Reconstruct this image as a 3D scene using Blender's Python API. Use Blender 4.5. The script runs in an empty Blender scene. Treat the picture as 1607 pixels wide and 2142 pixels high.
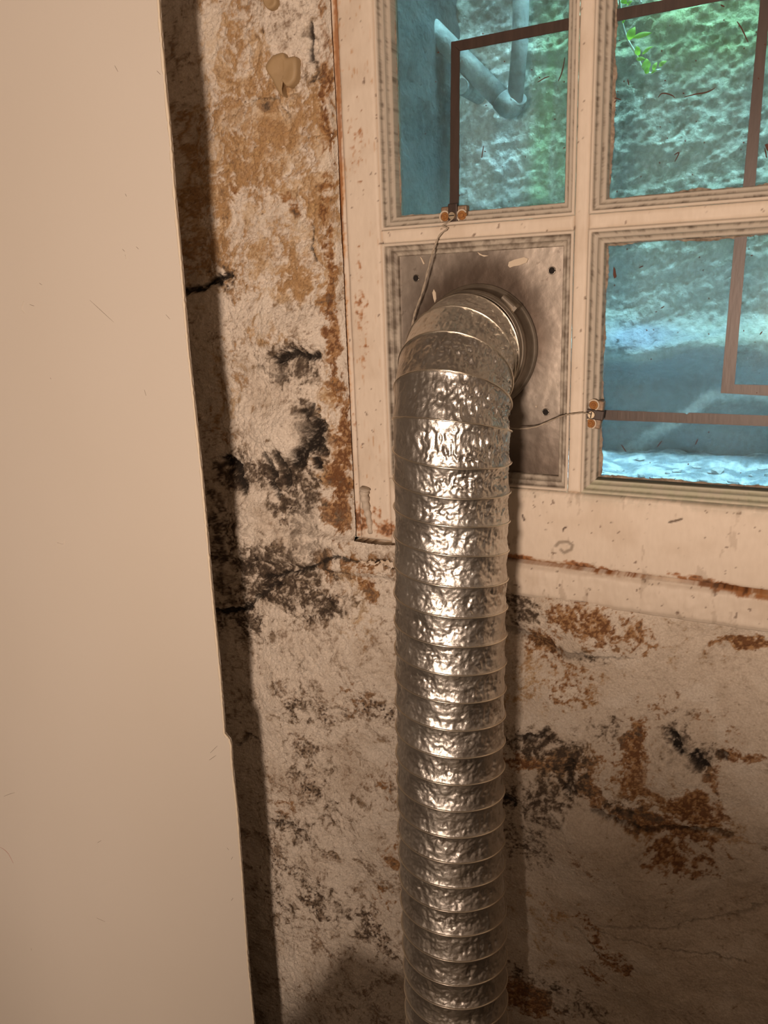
import bpy, bmesh, math, random
import numpy as np
from mathutils import Vector, Matrix

random.seed(7)
SC = bpy.context.scene
COL = SC.collection

# ------------------------------------------------------------------ camera
F = 1650.0; CX, CY = 803.5, 1071.0; D = 0.70
def _axes(vh, vv):
    L = np.array([vh[0]-CX, vh[1]-CY, F]); L /= np.linalg.norm(L)
    N = np.array([vv[0]-CX, vv[1]-CY, F]); N /= np.linalg.norm(N)
    L = L - N*(L@N); L /= np.linalg.norm(L)
    X = -L; Z = -N; Y = np.cross(Z, X)
    return X, Y, Z
AX, AY, AZ = _axes((-2500, 720), (1030, 7100))
def P(px, py, y=0.0):
    """point of the real place, on the plane Y=y, measured from the photograph"""
    d = np.array([px-CX, py-CY, F]); w = np.array([d@AX, d@AY, d@AZ])
    t = (D+y)/w[1]
    return Vector((w[0]*t, y, w[2]*t))
cd = bpy.data.cameras.new('camera'); cam = bpy.data.objects.new('camera', cd); COL.objects.link(cam)
right = Vector((AX[0], AY[0], AZ[0])); up = -Vector((AX[1], AY[1], AZ[1])); fwd = Vector((AX[2], AY[2], AZ[2]))
M = Matrix(((right.x, up.x, -fwd.x, 0), (right.y, up.y, -fwd.y, -D), (right.z, up.z, -fwd.z, 0), (0, 0, 0, 1)))
cam.matrix_world = M
cd.sensor_fit = 'VERTICAL'; cd.sensor_height = 36.0; cd.sensor_width = 27.0
cd.lens = F/2142*36.0; cd.clip_start = 0.01
SC.camera = cam

# ------------------------------------------------------------------ light
W = bpy.data.worlds.new('sky'); SC.world = W; W.use_nodes = True
bg = W.node_tree.nodes['Background']
bg.inputs[0].default_value = (0.48, 0.80, 0.88, 1); bg.inputs[1].default_value = 54.0
def lamp(name, kind, loc, energy, color, size, target=None):
    l = bpy.data.lights.new(name, kind); l.energy = energy; l.color = color
    if kind == 'AREA': l.shape = 'DISK'; l.size = size
    else: l.shadow_soft_size = size
    o = bpy.data.objects.new(name, l); COL.objects.link(o); o.location = loc
    if target is not None:
        o.rotation_euler = (Vector(target)-Vector(loc)).to_track_quat('-Z', 'Y').to_euler()
    return o
LAMP = (0.05, -1.72, -0.10)
lamp('bulb_light', 'POINT', LAMP, 93.0, (1.0, 0.765, 0.60), 0.085)
SC.view_settings.view_transform = 'Standard'; SC.view_settings.look = 'None'
SC.view_settings.gamma = 1.0; SC.view_settings.exposure = 0.0
SC.view_settings.use_curve_mapping = False

# ------------------------------------------------------------------ numpy noise
_rng = np.random.RandomState(11)
PERM = np.concatenate([_rng.permutation(512)]*3)
GR = _rng.rand(512)*2*math.pi; GX, GY = np.cos(GR), np.sin(GR); RV = _rng.rand(512); RV2 = _rng.rand(512)
def _h(i, j): return PERM[(PERM[i & 511] + (j & 511)) & 511]
def perlin(x, y):
    xi = np.floor(x).astype(np.int64); yi = np.floor(y).astype(np.int64); xf = x-xi; yf = y-yi
    u = xf*xf*xf*(xf*(xf*6-15)+10); v = yf*yf*yf*(yf*(yf*6-15)+10)
    def g(a, b):
        h = _h(xi+a, yi+b); return GX[h]*(xf-a) + GY[h]*(yf-b)
    return ((g(0,0)*(1-u)+g(1,0)*u)*(1-v) + (g(0,1)*(1-u)+g(1,1)*u)*v)*1.5
def fbm(x, y, s, octv=4, gain=0.5, off=0.0):
    r = 0; a = 1; t = 0; f = 1/s
    for k in range(octv):
        r = r + a*perlin(x*f+off+17.3*k, y*f-off+9.1*k); t += a; a *= gain; f *= 2.03
    return r/t
def worley(x, y, s, off=0):
    x = x/s+off; y = y/s+off; xi = np.floor(x).astype(np.int64); yi = np.floor(y).astype(np.int64)
    f1 = np.full(x.shape, 9.0); f2 = np.full(x.shape, 9.0)
    for a in (-1, 0, 1):
        for b in (-1, 0, 1):
            h = _h(xi+a, yi+b); d = (xi+a+RV[h]-x)**2 + (yi+b+RV2[h]-y)**2
            m = d < f1; f2 = np.where(m, f1, np.minimum(f2, d)); f1 = np.where(m, d, f1)
    return np.sqrt(f1), np.sqrt(f2)
def sst(a, b, x):
    t = np.clip((x-a)/(b-a), 0, 1); return t*t*(3-2*t)
def blob(X, Z, px, py, rx, ry, ang=0, y=0.0):
    c = P(px, py, y); ax = (P(px+1, py, y)-c); az = (P(px, py+1, y)-c)
    a = math.radians(ang); sx = rx*abs(ax.x); sz = ry*abs(az.z)
    dx = X-c.x; dz = Z-c.z
    u = dx*math.cos(a)+dz*math.sin(a); v = -dx*math.sin(a)+dz*math.cos(a)
    return np.exp(-.75*((u/sx)**2+(v/sz)**2)**1.35)
def blobs(X, Z, lst):
    r = np.zeros(X.shape)
    for b in lst:
        w = b[0]; r = np.maximum(r, w*blob(X, Z, *b[1:]))
    return r
def polyd(X, Z, pts, y=0.0):
    """distance to a polyline given by photo measurements, and parameter"""
    q = [P(a, b, y) for a, b in pts]; best = np.full(X.shape, 9.0)
    for A, B in zip(q[:-1], q[1:]):
        dx, dz = B.x-A.x, B.z-A.z; L2 = dx*dx+dz*dz
        t = np.clip(((X-A.x)*dx+(Z-A.z)*dz)/L2, 0, 1)
        best = np.minimum(best, np.hypot(X-A.x-t*dx, Z-A.z-t*dz))
    return best

# ------------------------------------------------------------------ mesh helpers
def setp(o, label=None, cat=None, group=None, kind=None):
    if label: o['label'] = label
    if cat: o['category'] = cat
    if group: o['group'] = group
    if kind: o['kind'] = kind
    return o
def empty(name, loc=(0, 0, 0), **k):
    o = bpy.data.objects.new(name, None); COL.objects.link(o); o.location = loc; o.empty_display_size = 0.02
    return setp(o, **k)
def mesh(name, verts, faces, mat, parent=None, smooth=True, col=None, **k):
    me = bpy.data.meshes.new(name); v = np.asarray(verts, dtype=np.float32)
    if isinstance(faces, np.ndarray):
        n = len(faces); w = faces.shape[1]
        me.vertices.add(len(v)); me.vertices.foreach_set('co', v.ravel())
        me.loops.add(n*w); me.loops.foreach_set('vertex_index', faces.astype(np.int32).ravel())
        me.polygons.add(n); me.polygons.foreach_set('loop_start', np.arange(0, n*w, w, dtype=np.int32))
        me.polygons.foreach_set('loop_total', np.full(n, w, dtype=np.int32))
        me.update(calc_edges=True)
    else:
        me.from_pydata([tuple(map(float, p)) for p in v], [], faces); me.update()
    if smooth: me.polygons.foreach_set('use_smooth', np.ones(len(me.polygons), dtype=bool))
    if col is not None:
        a = me.color_attributes.new('Col', 'FLOAT_COLOR', 'POINT')
        c = np.ones((len(v), 4), dtype=np.float32); c[:, :3] = col
        a.data.foreach_set('color', c.ravel())
    if mat: me.materials.append(mat)
    o = bpy.data.objects.new(name, me); COL.objects.link(o)
    if parent is not None:
        o.parent = parent
        pl = parent.location
        me.transform(Matrix.Translation(-Vector(pl)))
    return setp(o, **k)
def bm_obj(name, bm, mat, parent=None, smooth=False, **k):
    bmesh.ops.recalc_face_normals(bm, faces=bm.faces)
    me = bpy.data.meshes.new(name); bm.to_mesh(me); bm.free()
    if smooth: me.polygons.foreach_set('use_smooth', np.ones(len(me.polygons), dtype=bool))
    if mat: me.materials.append(mat)
    o = bpy.data.objects.new(name, me); COL.objects.link(o)
    if parent is not None:
        o.parent = parent
        loc = Vector(parent.location)
        if parent.parent: loc += Vector(parent.parent.location)
        me.transform(Matrix.Translation(-loc))
    return setp(o, **k)
def box(bm, lo, hi, bev=0.0, rot=None):
    c = (Vector(lo)+Vector(hi))/2; s = Vector(hi)-Vector(lo)
    m = Matrix.Translation(c) @ (rot or Matrix.Identity(4)) @ Matrix.Diagonal((*s, 1))
    r = bmesh.ops.create_cube(bm, size=1, matrix=m)
    if bev: bmesh.ops.bevel(bm, geom=list({e for v in r['verts'] for e in v.link_edges}), offset=bev, segments=2, affect='EDGES', profile=0.5)
def cyl(bm, p0, p1, r0, r1=None, n=24, bev=0):
    p0 = Vector(p0); p1 = Vector(p1); d = p1-p0; r1 = r0 if r1 is None else r1
    m = Matrix.Translation((p0+p1)/2) @ d.to_track_quat('Z', 'Y').to_matrix().to_4x4()
    bmesh.ops.create_cone(bm, cap_ends=True, segments=n, radius1=r0, radius2=r1, depth=d.length, matrix=m)
def tube_arrays(pts, rad, n=10, close=True):
    pts = [Vector(p) for p in pts]; V = []; Fc = []
    rr = rad if hasattr(rad, '__len__') else [rad]*len(pts)
    t0 = (pts[1]-pts[0]).normalized(); a = t0.orthogonal().normalized()
    for i, p in enumerate(pts):
        t = (pts[min(i+1, len(pts)-1)]-pts[max(i-1, 0)]).normalized()
        a = (a - t*a.dot(t)).normalized(); b = t.cross(a)
        for k in range(n):
            an = 2*math.pi*k/n; V.append(p+(a*math.cos(an)+b*math.sin(an))*rr[i])
    for i in range(len(pts)-1):
        for k in range(n):
            Fc.append((i*n+k, i*n+(k+1) % n, (i+1)*n+(k+1) % n, (i+1)*n+k))
    if close:
        Fc.append(tuple(range(n-1, -1, -1))); Fc.append(tuple((len(pts)-1)*n+k for k in range(n)))
    return V, Fc
def smooth_path(pts, m=8):
    pts = [Vector(p) for p in pts]; out = []
    for i in range(len(pts)-1):
        p0 = pts[max(i-1, 0)]; p1 = pts[i]; p2 = pts[i+1]; p3 = pts[min(i+2, len(pts)-1)]
        for k in range(m):
            t = k/m
            out.append(0.5*((2*p1)+(p2-p0)*t+(2*p0-5*p1+4*p2-p3)*t*t+(3*p1-p0-3*p2+p3)*t**3))
    out.append(pts[-1]); return out
def prism(bm, pts, y0, y1):
    """flat outline (list of X,Z) with thickness between y0 and y1"""
    a = [bm.verts.new((p[0], y0, p[1])) for p in pts]; b = [bm.verts.new((p[0], y1, p[1])) for p in pts]
    bm.faces.new(a); bm.faces.new(b[::-1]); n = len(pts)
    for i in range(n): bm.faces.new((a[i], b[i], b[(i+1) % n], a[(i+1) % n]))

# ------------------------------------------------------------------ materials
def mat(name, base=(0.8, 0.8, 0.8), rough=0.5, metal=0.0, attr=False, var=0.0, vscale=60, bump=0.0, bscale=200, bdetail=5, spec=0.5, stretch=(1, 1, 1), vcol=None, bump2=None):
    m = bpy.data.materials.new(name); m.use_nodes = True; nt = m.node_tree; N = nt.nodes; L = nt.links
    b = N['Principled BSDF']; b.inputs['Base Color'].default_value = (*base, 1); b.inputs['Roughness'].default_value = rough
    b.inputs['Metallic'].default_value = metal; b.inputs['Specular IOR Level'].default_value = spec
    tc = N.new('ShaderNodeTexCoord'); mp = N.new('ShaderNodeMapping'); mp.inputs['Scale'].default_value = stretch
    L.new(tc.outputs['Object'], mp.inputs[0])
    src = None
    if attr:
        a = N.new('ShaderNodeVertexColor'); a.layer_name = 'Col'; src = a.outputs[0]
    if var:
        n = N.new('ShaderNodeTexNoise'); n.inputs['Scale'].default_value = vscale; n.inputs['Detail'].default_value = 6; L.new(mp.outputs[0], n.inputs[0])
        r = N.new('ShaderNodeMapRange'); r.inputs[1].default_value = 0.3; r.inputs[2].default_value = 0.7; r.inputs[3].default_value = 0; r.inputs[4].default_value = 1
        L.new(n.outputs[0], r.inputs[0])
        x = N.new('ShaderNodeMix'); x.data_type = 'RGBA'; L.new(r.outputs[0], x.inputs[0])
        if attr:
            mu = N.new('ShaderNodeMix'); mu.data_type = 'RGBA'; mu.blend_type = 'MULTIPLY'; mu.inputs[0].default_value = 1
            L.new(src, mu.inputs[6]); mu.inputs[7].default_value = (1-var, 1-var*1.1, 1-var*1.2, 1)
            L.new(mu.outputs[2], x.inputs[6]); L.new(src, x.inputs[7])
        else:
            vc = vcol or tuple(c*(1-var) for c in base)
            x.inputs[6].default_value = (*base, 1); x.inputs[7].default_value = (*vc, 1)
        src = x.outputs[2]
    if src is not None: L.new(src, b.inputs['Base Color'])
    if bump:
        n = N.new('ShaderNodeTexNoise'); n.inputs['Scale'].default_value = bscale; n.inputs['Detail'].default_value = bdetail; L.new(mp.outputs[0], n.inputs[0])
        bp = N.new('ShaderNodeBump'); bp.inputs['Strength'].default_value = 1.0; bp.inputs['Distance'].default_value = bump
        L.new(n.outputs[0], bp.inputs['Height'])
        last = bp
        if bump2:
            v = N.new('ShaderNodeTexVoronoi'); v.inputs['Scale'].default_value = bump2[1]; L.new(mp.outputs[0], v.inputs[0])
            bq = N.new('ShaderNodeBump'); bq.inputs['Strength'].default_value = 1.0; bq.inputs['Distance'].default_value = bump2[0]
            L.new(v.outputs[0], bq.inputs['Height']); L.new(bp.outputs[0], bq.inputs['Normal']); last = bq
        L.new(last.outputs[0], b.inputs['Normal'])
    return m
M_plaster = mat('crumbling_plaster', attr=True, rough=0.85, var=0.22, vscale=520, bump=0.0014, bscale=300, bdetail=8, spec=0.25, bump2=(0.0004, 480))
M_wood = mat('old_gloss_paint', attr=True, rough=0.55, var=0.05, vscale=300, bump=0.0003, bscale=160, bdetail=6, spec=0.35, stretch=(1, 1, 0.35))
M_board = mat('cream_board_paint', (0.72, 0.66, 0.585), 0.5, var=0.05, vscale=2.2, bump=0.00006, bscale=700, spec=0.3, vcol=(0.69, 0.625, 0.54))
M_edge = mat('board_edge', (0.80, 0.70, 0.55), 0.7, bump=0.0004, bscale=200)
M_scuff = mat('scuff', (0.16, 0.11, 0.08), 0.8)
M_pink = mat('red_hair_line', (0.35, 0.08, 0.06), 0.8)
M_room = mat('dim_plaster', (0.15, 0.13, 0.11), 0.9, var=0.3, vscale=6, bump=0.003, bscale=30)
M_floor = mat('cellar_floor', (0.09, 0.075, 0.06), 0.9, var=0.3, vscale=8, bump=0.002, bscale=60)
M_tape = mat('brown_foil_tape', (0.060, 0.036, 0.027), 0.42, 0.15, var=0.35, vscale=120, bump=0.0001, bscale=300, stretch=(1, 1, 0.2))
M_brass = mat('tarnished_bracket', (0.32, 0.22, 0.145), 0.5, 0.3, var=0.4, vscale=300, bump=0.0002, bscale=500)
M_rust = mat('orange_rust', (0.36, 0.17, 0.045), 0.85, var=0.5, vscale=400, bump=0.0004, bscale=600, vcol=(0.20, 0.07, 0.02))
M_screw = mat('screw_metal', (0.55, 0.45, 0.32), 0.4, 0.7, var=0.3, vscale=500)
M_wire = mat('painted_wire', (0.46, 0.38, 0.29), 0.5, var=0.3, vscale=300)
M_hole = mat('screw_hole_dark', (0.012, 0.008, 0.006), 0.9)
M_blob = mat('tan_filler', (0.42, 0.29, 0.155), 0.6, var=0.15, vscale=60, bump=0.0003, bscale=150)
M_fleckp = mat('cream_paint_fleck', (0.60, 0.50, 0.38), 0.6)
M_clamp = mat('clamp_steel', (0.42, 0.37, 0.31), 0.35, 0.9, var=0.3, vscale=90)
M_debris = mat('dead_insect_debris', (0.10, 0.035, 0.02), 0.8)
M_putty = mat('dirty_putty', (0.17, 0.125, 0.09), 0.85, var=0.6, vscale=220, bump=0.001, bscale=300, vcol=(0.42, 0.34, 0.26))

# ------------------------------------------------------------------ stain maps
CREV = [  # points, half width (m), depth, darkness
    ([(378, 612), (425, 606), (452, 590), (478, 570)], .0035, .012, 1),
    ([(585, 752), (615, 742), (655, 752), (668, 745)], .0045, .014, .95),
    ([(672, 885), (664, 925), (640, 950), (622, 968)], .0075, .018, 1),
    ([(668, 955), (672, 975)], .003, .010, 1),
    ([(640, 860), (650, 875), (655, 845)], .002, .005, .8),
    ([(470, 958), (498, 975), (500, 1000), (510, 1018)], .0055, .012, 1),
    ([(560, 955), (575, 985), (572, 1010), (585, 1040)], .0035, .008, .85),
    ([(590, 955), (605, 985), (600, 1020)], .0030, .008, .8),
    ([(555, 1205), (620, 1198), (672, 1178), (705, 1163), (760, 1168), (795, 1172), (850, 1180)], .0022, .010, .9),
    ([(580, 1215), (560, 1240), (530, 1262)], .003, .008, .8),
    ([(1050, 1226), (1110, 1231), (1200, 1224), (1250, 1236), (1330, 1262), (1380, 1278), (1440, 1287)], .0016, .006, .9),
    ([(1055, 1322), (1100, 1340), (1170, 1368), (1225, 1373)], .0045, .006, .45),
    ([(1225, 1374), (1270, 1377), (1330, 1377)], .0011, .003, .4),
    ([(1410, 1530), (1416, 1555), (1424, 1570)], .0040, .008, 1),
    ([(1460, 1578), (1470, 1590), (1482, 1600)], .0040, .007, 1),
    ([(1505, 1575), (1520, 1582)], .003, .005, .8),
    ([(652, 120), (650, 96), (655, 70), (652, 52)], .0018, .006, .9),
    ([(650, 468), (653, 490), (655, 520), (662, 545)], .0011, .006, .9),
    ([(508, 213), (540, 205), (580, 208), (602, 240)], .0010, .003, .55),
    ([(1190, 1600), (1196, 1635), (1190, 1650)], .005, .006, .7),
    ([(1240, 1690), (1300, 1712), (1360, 1733), (1440, 1735), (1530, 1742)], .0028, .006, .6),
    ([(1260, 1930), (1330, 1938), (1420, 1935), (1500, 1920), (1607, 1898)], .0012, .004, .28),
    ([(1240, 1940), (1300, 1958), (1380, 1985), (1480, 1992), (1560, 2010)], .0007, .003, .4),
    ([(1200, 1935), (1235, 1965), (1260, 2000)], .001, .003, .5),
    ([(455, 1278), (480, 1282), (498, 1276), (520, 1270)], .004, .010, 1),  # black shadow zone painted in like a crevice
    ([(500, 1560), (520, 1540), (545, 1555)], .0015, .004, .6),
    ([(555, 1720), (600, 1726), (640, 1745)], .0013, .005, .6),
    ([(1055, 1660), (1070, 1668), (1078, 1680)], .004, .004, .9),
    ([(1085, 1535), (1130, 1540), (1140, 1530)], .0035, .004, .7),
]
BLACK = [(.75, 610, 770, 70, 50, 0), (.9, 655, 905, 26, 70, 15), (.95, 500, 990, 45, 40, 0), (.9, 600, 1000, 70, 55, 0), (.75, 625, 1060, 75, 60, 0),
         (.7, 640, 1100, 50, 95, 0), (.85, 560, 1200, 90, 75, 0), (.75, 640, 1170, 70, 45, 0), (.7, 600, 1250, 100, 45, 0), (.75, 690, 1270, 70, 30, 20),
         (.5, 470, 575, 32, 28, 0), (.55, 655, 100, 22, 60, 0), (.5, 640, 165, 40, 30, 0), (.6, 470, 1130, 60, 130, 0), (.7, 500, 1290, 60, 50, 0),
         (.35, 660, 1640, 60, 120, 30), (.45, 655, 1870, 90, 50, -25), (.45, 620, 1730, 70, 45, 0), (.35, 800, 1490, 60, 30, 0), (.4, 640, 1490, 60, 40, 0),
         (.50, 740, 1925, 110, 35, -20), (.35, 590, 1850, 40, 100, 0), (.30, 630, 1420, 80, 80, 0),
         (.75, 1130, 1560, 90, 35, 0), (.7, 1190, 1620, 60, 60, -20), (.65, 1130, 1680, 60, 60, -20), (.8, 1420, 1550, 30, 60, 0), (.8, 1475, 1592, 36, 28, 0),
         (.7, 1090, 1270, 40, 50, 0), (.6, 1070, 1670, 30, 50, 0), (.55, 1310, 1690, 90, 26, -12), (.55, 1110, 1760, 60, 60, -30), (.5, 1160, 2080, 110, 40, -15), (.5, 1280, 1540, 60, 30, 0), (.45, 1240, 1380, 40, 20, 0)]
RUST = [(1.0, 712, 1000, 26, 120, 0), (.75, 700, 720, 18, 180, 0), (.8, 722, 900, 14, 150, 0), (.7, 690, 520, 14, 200, 0), (.9, 700, 1070, 30, 60, 0),
        (.75, 690, 200, 20, 200, 0), (.7, 775, 1230, 22, 50, 0), (.6, 760, 1180, 60, 30, 0), (.95, 680, 1180, 26, 30, 0),
        (.80, 1250, 1300, 75, 45, -30), (.6, 1330, 1330, 60, 50, 0), (.75, 1180, 1290, 60, 40, 0), (.7, 1130, 1350, 60, 40, -30), (.6, 1190, 1440, 60, 55, -35),
        (1.0, 1560, 1350, 70, 13, 0), (.5, 1490, 1350, 20, 14, 0), (.95, 1110, 1590, 70, 22, 5), (.9, 1180, 1600, 60, 22, 0), (.85, 1235, 1635, 28, 55, 10), (.95, 1330, 1570, 30, 60, 0), (.8, 1330, 1640, 40, 60, 0),
        (.62, 1390, 1700, 120, 55, -8), (.50, 1290, 1600, 70, 60, 0), (.9, 1370, 1720, 150, 26, -8), (.9, 1450, 1690, 70, 40, -10), (.8, 1400, 1780, 60, 50, 0), (.6, 1460, 1810, 60, 30, -25), (.8, 1540, 1580, 60, 14, 5), (.7, 1500, 1620, 20, 50, 0),
        (.6, 1290, 2010, 60, 26, -40), (.6, 1230, 1940, 50, 16, -50), (.9, 1100, 2085, 75, 38, -10), (.5, 1240, 2040, 40, 22, -30), (.45, 1220, 1800, 70, 30, -30), (.4, 830, 1800, 50, 50, 0),
        (.35, 810, 1640, 40, 50, 0), (.4, 740, 1460, 60, 40, 0), (.4, 800, 1880, 40, 30, 0), (.6, 600, 1690, 30, 26, 0), (.35, 1440, 1500, 150, 40, -15),
        (.5, 600, 430, 60, 14, -30), (.5, 620, 130, 40, 20, 0), (.6, 495, 400, 20, 14, 0)]
OCHRE = [(.95, 560, 260, 160, 200, 0), (.85, 660, 420, 60, 260, 0), (.65, 560, 540, 160, 110, 0), (1., 620, 585, 60, 60, 0), (.7, 590, 690, 80, 40, 0), (.7, 480, 90, 60, 120, 0), (.75, 690, 900, 35, 200, 0), (.8, 430, 420, 80, 200, 0),
         (.6, 740, 1250, 45, 110, 0), (.5, 650, 1010, 20, 30, 0), (.45, 430, 800, 90, 150, 0), (.5, 1100, 1350, 60, 60, 0), (.9, 1400, 1700, 160, 70, 0), (.7, 1180, 1600, 120, 50, 0), (.6, 1090, 1400, 60, 120, 0), (.6, 1200, 1450, 90, 60, -30), (.4, 1150, 1950, 130, 90, -30), (.7, 1460, 1690, 45, 20, -8), (.3, 1290, 1310, 180, 90, -20), (.4, 1100, 2080, 120, 60, 0)]
CLEAN = [(.9, 610, 905, 55, 45, 0), (.7, 545, 870, 50, 90, 0), (.8, 540, 1080, 30, 60, 0), (.9, 640, 1110, 38, 55, -10), (.5, 560, 790, 60, 50, 0), (.8, 660, 70, 40, 50, 0), (.5, 500, 245, 40, 18, 0),
         (1., 1420, 1590, 48, 48, 0), (.9, 1380, 1630, 40, 30, 0), (.8, 1560, 1690, 50, 60, 0), (.9, 1230, 1760, 60, 60, -30), (.7, 1180, 1790, 70, 40, -30), (.6, 1290, 1430, 70, 30, 0), (.5, 680, 930, 18, 40, 0),
         (.5, 700, 1380, 120, 60, 0), (.6, 760, 1230, 0.1, 0.1, 0)]
def nz(a, sd): return a/sd
def stains(X, Z, base=(0.76, 0.68, 0.585)):
    w1 = fbm(X, Z, .035, 3, off=3.1); w2 = fbm(X, Z, .035, 3, off=7.7); w3 = fbm(X, Z, .008, 3, .6, off=13.1); w4 = fbm(X, Z, .008, 3, .6, off=17.7)
    wx = X + .012*w1 + .004*w3; wz = Z + .012*w2 + .004*w4
    n1 = fbm(wx, wz, .022, 5, .65, off=1.3)/.26; n2 = fbm(wx, wz, .0085, 4, .7, off=5.9)/.27; n3 = fbm(X, Z, .09, 4, .5, off=2.2)/.27
    n4 = fbm(X, Z, .0040, 3, .75, off=8.4)/.30; n5 = fbm(wx, wz, .045, 5, .6, off=21.4)/.27
    f1, f2 = worley(X+.004*w3, Z+.004*w4, .0085, off=3); ring = np.exp(-((f1-.42)/.06)**2)
    g1, g2 = worley(X+.003*w4, Z+.003*w3, .0052, off=31); dot = 1-sst(.16, .34, g1)
    rid = 1-np.abs(n2)*.9; rid2 = 1-np.abs(n1)
    rt = 1-sst(-.235, -.300, X); n1 = n1*(1-.45*rt)+n2*.45*rt; n2 = n2*(1-.30*rt)+n4*.40*rt
    bl = blobs(wx, wz, BLACK); ru = blobs(wx, wz, RUST); oc = blobs(wx, wz, OCHRE); cl = blobs(wx, wz, CLEAN)
    col = np.ones(X.shape+(3,))*np.array(base)
    def lay(c, m): m = np.clip(m, 0, 1); col[:] = col*(1-m[..., None]) + np.array(c)*m[..., None]
    left = sst(-.235, -.300, X); low = sst(-.30, -.42, Z)*left
    keep = 1-.85*cl
    lay((.62, .535, .44), .8*sst(-.3, 1.6, n3+.4*n1)); lay((.64, .54, .43), .55*rt)
    lay((.80, .73, .64), .5*sst(.2, 1.2, -n5))
    # grime: grey brown speckle over the left strip, thinner on the right
    lay((.40, .315, .235), sst(.1, 1.5, .7*n1+.7*n2+.5*n5)*(.30+.55*left)*keep)
    lay((.27, .19, .13), sst(.45, 1.2, n4*.6+n2*.6+.5*n5-.15)*(.14+.66*left)*keep)
    lay((.34, .22, .14), sst(.75, 1.0, rid)*sst(.2, 1.3, n5+.5*n3)*(.15+.45*low)*keep)
    # ochre salts
    oo = oc*sst(-.5, .25, n3+1.6*oc)
    lay((.60, .43, .25), sst(.42, .95, oo+.32*n1+.20*n2)*.86*keep)
    lay((.43, .255, .11), sst(.62, 1.05, oo+.28*n5+.24*n2+.22*ring)*.82*keep)
    lay((.68, .47, .21), sst(.55, 1.2, -n1*.5+.4*n5)*sst(.35, .9, oc)*.45*keep)
    lay((.28, .165, .085), sst(.80, .97, rid)*sst(.3, .8, oc)*.65*keep)
    lay((.20, .12, .065), sst(1.0, 1.9, n4*.7+n2*.7+.3*n5)*sst(.2, .8, oc)*.6*keep)
    lay((.74, .65, .53), sst(.8, 1.6, -n5+.3*n2)*sst(.2, .7, oc)*.75)
    # rust
    lay((.35, .18, .07), sst(.44, .66, ru+.20*n2+.22*n1)*.90*(1-.6*cl))
    lay((.50, .29, .12), sst(.6, .8, ru+.2*n1-.15*n2)*.35)
    lay((.15, .06, .024), sst(.68, .88, ru+.17*n4+.19*n2+.14*n1)*.85*(1-.6*cl))
    # mould
    lay((.25, .185, .125), sst(.26, .70, bl+.22*n1+.20*n2)*.75*keep)
    lay((.085, .060, .040), sst(.53, .80, bl+.20*n2+.18*n1+.10*n4)*.90*(1-.7*cl))
    lay((.030, .021, .015), sst(.84, 1.04, bl+.18*n2+.15*n1)*.9*(1-.8*cl))
    lay((.66, .57, .475), sst(.95, 1.5, -n2+.4*n4)*sst(.3, .8, bl)*.70)
    # pin spots
    pz = np.clip(.25+bl*1.2+ru*.5+.5*low, 0, 1.2)
    lay((.085, .06, .045), dot*sst(.1, .9, n5*.5+n1*.4+1.1*bl-.2)*pz*.85*(.35+.65*left+.6*(bl > .3))*keep)
    lay((.13, .09, .065), sst(1.7, 2.1, n4+.25*n2+.3*bl)*.7*(.3+.7*left))
    cd = np.zeros(X.shape); hw = np.zeros(X.shape)
    sx = X + .006*w1 + .0035*w3; sz = Z + .006*w2 + .0035*w4
    for pts, w, d, k in CREV:
        dd = polyd(sx, sz, pts); q = dd/(w*(1+.35*n2+.25*n1).clip(.25, 2.5))
        cd = np.maximum(cd, k*(1-sst(.45, 1.5, q))*np.clip(1.15+.40*n4, 0, 1)); hw = np.maximum(hw, d*(1-sst(.1, 1.9, q)))
    lay((.022, .016, .012), cd)
    return np.clip(col, 0, 1), dict(n1=n1, n2=n2, n3=n3, n4=n4, n5=n5, bl=bl, ru=ru, oc=oc, cl=cl, ring=ring, dot=dot, left=left, cd=cd, hw=hw, wx=wx, wz=wz, rid=rid)

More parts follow.
